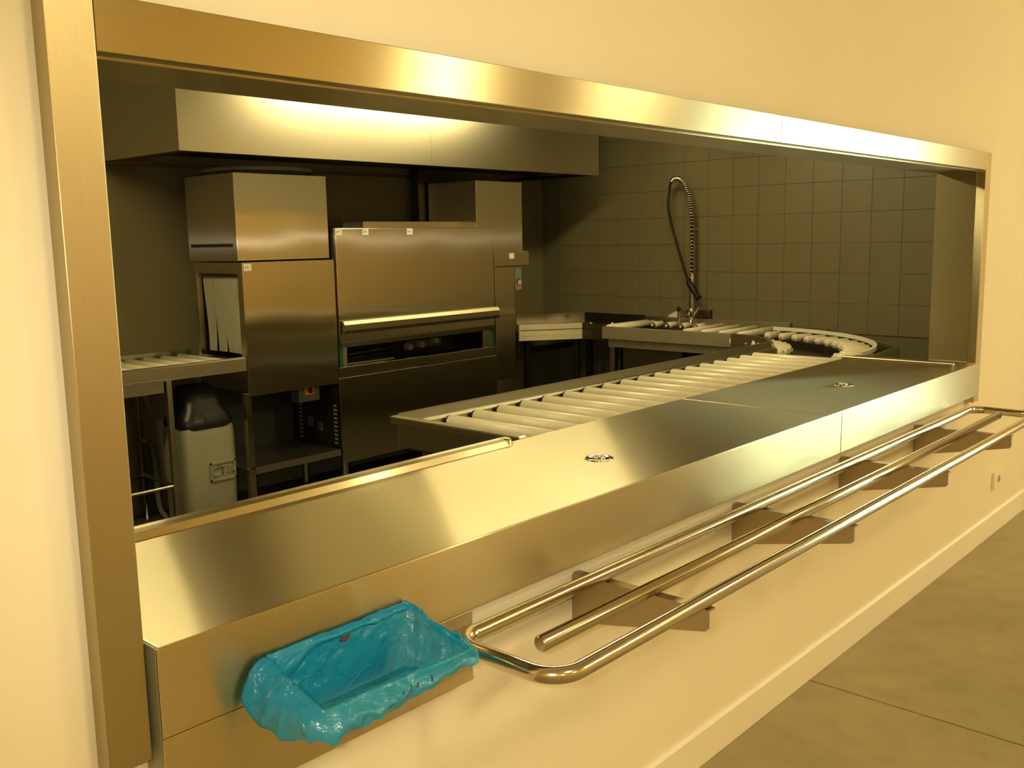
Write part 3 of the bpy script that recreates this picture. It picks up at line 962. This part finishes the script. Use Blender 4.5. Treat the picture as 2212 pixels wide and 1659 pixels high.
# legs, lower shelf
for (x, y) in ((1.862, YM + 0.02), (1.90, 3.66)):
    l = part('leg', Geo().box(x - 0.018, x + 0.018, y - 0.018, y + 0.018, 0.03, 0.735, 0.003), 'machine', t)
    part('foot', Geo().lathe([(0.025, 0), (0.025, 0.01), (0.012, 0.03)], x, y, 12), 'black', l)
for (x, y) in ((2.53, YM + 0.04), (3.83, YM + 0.04), (2.53, 3.65), (3.83, 3.65)):
    l = part('leg', Geo().lathe([(0.022, 0.03), (0.022, 0.30)], x, y, 12), 'rail', t)
    part('foot', Geo().lathe([(0.03, 0), (0.03, 0.01), (0.014, 0.03)], x, y, 12), 'black', l)
g = Geo()
g.box(1.835, 2.475, YM + 0.002, 3.685, 0.305, 0.312)
g.box(1.881, 2.475, YM + 0.002, YM + 0.008, 0.272, 0.305)
part('shelf', g, 'rail', t)
# louvres in the side of the lower tank
for (yy, w) in ((3.245, 0.026), (3.60, 0.03)):
    for k in range(10):
        z = 0.335 + k * 0.0255
        part('louvre', Geo().prism_x([(yy, z), (yy + w, z), (yy + w, z + 0.012), (yy, z + 0.010)], 2.486, 2.492), 'grey', t)
for (ya_, z) in ((3.39, 0.40), (3.49, 0.42)):
    part('rating_plate', Geo().box(2.4895, 2.492, ya_, ya_ + 0.05, z, z + 0.055), 'greyd', t)

# isolator switch under the exit section
t = thing('isolator_switch', 'grey switch box with red knob on yellow plate under the dishwasher', 'switch', (2.37, 3.38, 0.605))
part('case', Geo().box(2.297, 2.45, 3.35, 3.43, 0.605, 0.7395, 0.006), 'greyd', t)
part('plate', Geo().box(2.338, 2.404, 3.342, 3.35, 0.647, 0.713, 0.003), 'yellow', t)
g = Geo().tube([(2.374, 3.342, 0.679), (2.374, 3.330, 0.679)], 0.024, 18)
kn = part('knob', g, 'red', t)
part('knob_grip', Geo().box(2.358, 2.372, 3.318, 3.331, 0.660, 0.698, 0.003), 'black', kn)
part('cable', Geo().tube([(2.45, 3.39, 0.70), (2.478, 3.40, 0.69), (2.486, 3.45, 0.688)], 0.012, 8), 'rubber', t)

# detergent dispenser hung at the end of the machine
t = thing('detergent_dispenser', 'small detergent dispenser with printed label at the right end of the dishwasher', 'dispenser', (4.12, 3.22, 1.19))
part('case', Geo().box(4.088, 4.158, YM, YM + 0.09, 1.20, 1.357, 0.006), 'machine', t)
lb = part('label_panel', Geo().box(4.092, 4.148, YM - 0.003, YM, 1.222, 1.343, 0.001), 'bluegrey', t)
part('print', Geo().tube([(4.12, YM - 0.003, 1.248), (4.12, YM - 0.005, 1.248)], 0.025, 20), 'maroon', lb)
part('print', Geo().tube([(4.126, YM - 0.005, 1.243), (4.126, YM - 0.007, 1.243)], 0.020, 20), 'pink', lb)
part('base_cap', Geo().box(4.092, 4.148, YM - 0.004, YM + 0.05, 1.190, 1.214, 0.004), 'grey', t)
part('cable', Geo().tube([(4.172, YM + 0.05, 1.33), (4.170, YM + 0.05, 1.26), (4.166, YM + 0.05, 1.19)], 0.003, 6), 'rail', t)

# ------------------------------------------------------------------ exit conveyor on the left
t = thing('exit_conveyor', 'stainless steel exit conveyor with cream rollers at the left end of the dishwasher', 'conveyor', (0.9, 3.5, 0))
EX0, EX1 = 0.30, 1.858
g = Geo().prism_x([(YM, 0.862), (YM, 0.930), (YM + 0.006, 0.937), (YM + 0.036, 0.937), (YM + 0.04, 0.912), (YM + 0.045, 0.90), (YM + 0.045, 0.87), (YM + 0.018, 0.862)], EX0, EX1)
part('front_rail', g, 'rail', t)
part('front_lip', Geo().box(EX0, EX1, YM - 0.002, YM, 0.862, 0.872), 'rail', t)
part('skirt', Geo().box(EX0, 1.378, YM + 0.02, YM + 0.035, 0.80, 0.862), 'rail', t)
part('back_rail', Geo().prism_x([(3.80, 0.86), (3.80, 0.945), (3.785, 0.945), (3.785, 0.915), (3.745, 0.905), (3.745, 0.86)], EX0, EX1), 'rail', t)
part('drip_tray', Geo().box(EX0, EX1, YM + 0.05, 3.745, 0.855, 0.862), 'rail', t)
for k in range(11):
    r_ = link_part('roller', roller, (1.825 - 0.105 * (k + 0.55), 3.495, 0.906), t)
    link_part('end_cap', cap, (1.825 - 0.105 * (k + 0.55), 3.495 + 0.248, 0.906), r_)
for (x, y) in ((1.40, YM + 0.015), (1.50, 3.75), (0.34, YM + 0.015), (0.34, 3.75)):
    l = part('leg', Geo().box(x - 0.014, x + 0.014, y - 0.014, y + 0.014, 0.10, 0.862, 0.002), 'rail', t)
    part('foot', Geo().lathe([(0.018, 0), (0.018, 0.012), (0.009, 0.02), (0.009, 0.10)], x, y, 10), 'rail', l)
part('cross_bar', Geo().tube([(0.34, YM + 0.015, 0.305), (1.40, YM + 0.015, 0.305)], 0.011, 8), 'rail', t)
part('cross_bar', Geo().tube([(0.34, 3.75, 0.262), (1.50, 3.75, 0.262)], 0.011, 8), 'rail', t)
part('cross_bar', Geo().tube([(1.40, YM + 0.015, 0.30), (1.50, 3.75, 0.265)], 0.011, 8), 'rail', t)

# ------------------------------------------------------------------ water softener
SX, SY = 1.650, 3.385
t = thing('water_softener', 'grey water softener with black domed lid below the exit conveyor', 'water softener', (SX, SY, 0))


def rrect(hw, hd, r, n=6):
    out_ = []
    for (sx, sy, a0) in ((1, 1, 0), (-1, 1, PI / 2), (-1, -1, PI), (1, -1, 1.5 * PI)):
        for i in range(n + 1):
            a = a0 + PI / 2 * i / n
            out_.append((sx * (hw - r) + r * math.cos(a), sy * (hd - r) + r * math.sin(a)))
    return out_


def loft(sections):
    """sections: list of (ring points 3-D)"""
    n_ = len(sections[0])
    v_ = [p for s in sections for p in s]
    f_ = []
    for i in range(len(sections) - 1):
        for j in range(n_):
            f_.append((i * n_ + j, i * n_ + (j + 1) % n_, (i + 1) * n_ + (j + 1) % n_, (i + 1) * n_ + j))
    g_ = Geo().add(v_, f_, True)
    g_.add(sections[0], [tuple(range(n_))[::-1]])
    g_.add(sections[-1], [tuple(range(n_))])
    return g_


secs = []
for (z, hw, hd) in ((0.0, 0.155, 0.120), (0.03, 0.160, 0.125), (0.35, 0.167, 0.128), (0.54, 0.165, 0.125), (0.590, 0.160, 0.120)):
    secs.append([(SX + x, SY + y, z + (0.014 * math.cos(2.2 * x / hw) - 0.012 if z > 0.58 and y < 0 else 0)) for x, y in rrect(hw, hd, 0.055)])
part('body', loft(secs), 'grey', t)
secs = []
for (z, hw, hd, dy) in ((0.578, 0.163, 0.125, 0), (0.603, 0.167, 0.128, 0), (0.633, 0.156, 0.120, 0.004), (0.675, 0.126, 0.108, 0.012), (0.740, 0.114, 0.098, 0.018), (0.775, 0.106, 0.085, 0.022), (0.790, 0.085, 0.065, 0.024)):
    secs.append([(SX + x, SY + dy + y, z - (0.020 * max(0, math.cos(1.6 * x / hw)) if y < 0 and z < 0.61 else 0)) for x, y in rrect(hw, hd, min(0.075, hw * 0.6))])
lid = part('lid', loft(secs), 'black', t)
part('display', Geo().prism_x([(SY - 0.113, 0.643), (SY - 0.118, 0.633), (SY - 0.1295, 0.603), (SY - 0.1305, 0.596), (SY - 0.11, 0.598)], SX - 0.03, SX + 0.04), 'rubber', lid)
# raised name plate with letters
zf = SY - 0.1285
g = Geo()
lx0, lx1, lz0, lz1 = SX - 0.020, SX + 0.132, 0.272, 0.374
g.box(lx0, lx1, zf - 0.009, zf + 0.004, lz1 - 0.008, lz1)
g.box(lx0, lx1, zf - 0.009, zf + 0.004, lz0, lz0 + 0.008)
g.box(lx0, lx0 + 0.008, zf - 0.009, zf + 0.004, lz0, lz1)
g.box(lx1 - 0.008, lx1, zf - 0.009, zf + 0.004, lz0, lz1)
part('name_plate', g, 'grey', t)
fc = bpy.data.curves.new('lettering', 'FONT')
fc.body = 'CTA'
fc.size = 0.078
fc.extrude = 0.010
fc.align_x = 'CENTER'
fc.align_y = 'CENTER'
tmp = bpy.data.objects.new('lettering', fc)
COL.objects.link(tmp)
dg = bpy.context.evaluated_depsgraph_get()
dg.update()
me = bpy.data.meshes.new_from_object(tmp.evaluated_get(dg))
me.name = 'lettering'
bpy.data.objects.remove(tmp)
me.materials.clear()
me.materials.append(MT['grey'])
lo = bpy.data.objects.new('lettering', me)
COL.objects.link(lo)
lo.parent = t
lo.rotation_euler = (PI / 2, 0, 0)
lo.location = Vector(((lx0 + lx1) / 2, zf, (lz0 + lz1) / 2)) - ORG[t]
ORG[lo] = ORG[t]

# pipes and hoses behind the exit conveyor
single('drain_pipe', Geo().tube([(1.30, 3.80, 0.0), (1.30, 3.80, 0.86)], 0.035, 14), 'greyd', 'thick grey upright drain pipe on the back wall under the exit conveyor', 'pipe', (1.30, 3.80, 0))
hp2 = catmull([(1.66, 3.62, 0.45), (1.60, 3.66, 0.36), (1.52, 3.62, 0.18), (1.47, 3.52, 0.05), (1.42, 3.45, 0.022), (1.36, 3.42, 0.022), (1.34, 3.52, 0.022)], 6)
hp2 = catmull([(1.42, 3.56, 0.50), (1.50, 3.62, 0.42), (1.50, 3.60, 0.12), (1.52, 3.56, 0.035), (1.50, 3.545, 0.017), (1.36, 3.56, 0.017), (1.20, 3.60, 0.017)], 6)
single('drain_hose', Geo().tube(hp2, 0.015, 10), 'greyd', 'grey corrugated hose on the floor beside the water softener', 'hose', (1.45, 3.56, 0))

# ------------------------------------------------------------------ extraction hood
HX0, HX1, HY0, HZ = 1.375, 4.68, 2.9, 1.995
t = thing('extraction_hood', 'big satin stainless steel extraction hood hanging above the dishwasher', 'hood', (3.0, 3.38, HZ))
for (a, c) in ((HX0, 3.013), (3.0145, HX1)):
    part('front_panel', Geo().box(a, c, HY0, HY0 + 0.004, HZ, KZ - 0.001), 'hood', t)
part('side_panel', Geo().box(HX0, HX0 + 0.004, HY0 + 0.004, YB - 0.002, HZ - 0.035 * 0, KZ - 0.001), 'hood', t)
part('side_panel', Geo().box(HX1 - 0.004, HX1, HY0 + 0.004, YB - 0.002, HZ, KZ - 0.001), 'hood', t)
g = Geo()
g.box(HX0 + 0.004, HX1 - 0.004, HY0 + 0.004, HY0 + 0.05, HZ, HZ + 0.02)
g.box(HX0 + 0.004, HX0 + 0.05, HY0 + 0.05, YB - 0.002, HZ, HZ + 0.02)
g.box(HX1 - 0.05, HX1 - 0.004, HY0 + 0.05, YB - 0.002, HZ, HZ + 0.02)
g.box(HX0 + 0.05, HX1 - 0.05, YB - 0.05, YB - 0.002, HZ, HZ + 0.02)
part('gutter', g, 'dark_steel', t)
for k in range(6):
    a = HX0 + 0.06 + k * 0.53
    part('grease_filter', Geo().box(a, a + 0.522, HY0 + 0.06, YB - 0.06, HZ + 0.06, HZ + 0.08, 0.004), 'dark_steel', t)
g = Geo()
for k in range(40):
    a = 2 * PI * k / 40
    c = 2 * PI * (k + 1) / 40
cxd, cyd, rd = 2.14, 3.42, 0.30
part('duct_collar', Geo().lathe([(rd, HZ - 0.050), (rd + 0.010, HZ - 0.048), (rd + 0.010, HZ - 0.030), (rd, HZ - 0.027)], cxd, cyd, 48, cap=False), 'grey', t)

# ------------------------------------------------------------------ wall socket in the dining room
t = thing('wall_socket', 'small cream wall socket low on the wall past the end of the tray rail', 'socket', (4.19, -0.006, 0.235))
part('plate', Geo().box(4.125, 4.265, -0.016, -0.0002, 0.238, 0.328, 0.004), 'wall', t)
part('outlet', Geo().tube([(4.195, -0.016, 0.285), (4.195, -0.018, 0.285)], 0.018, 16), 'grey', t)
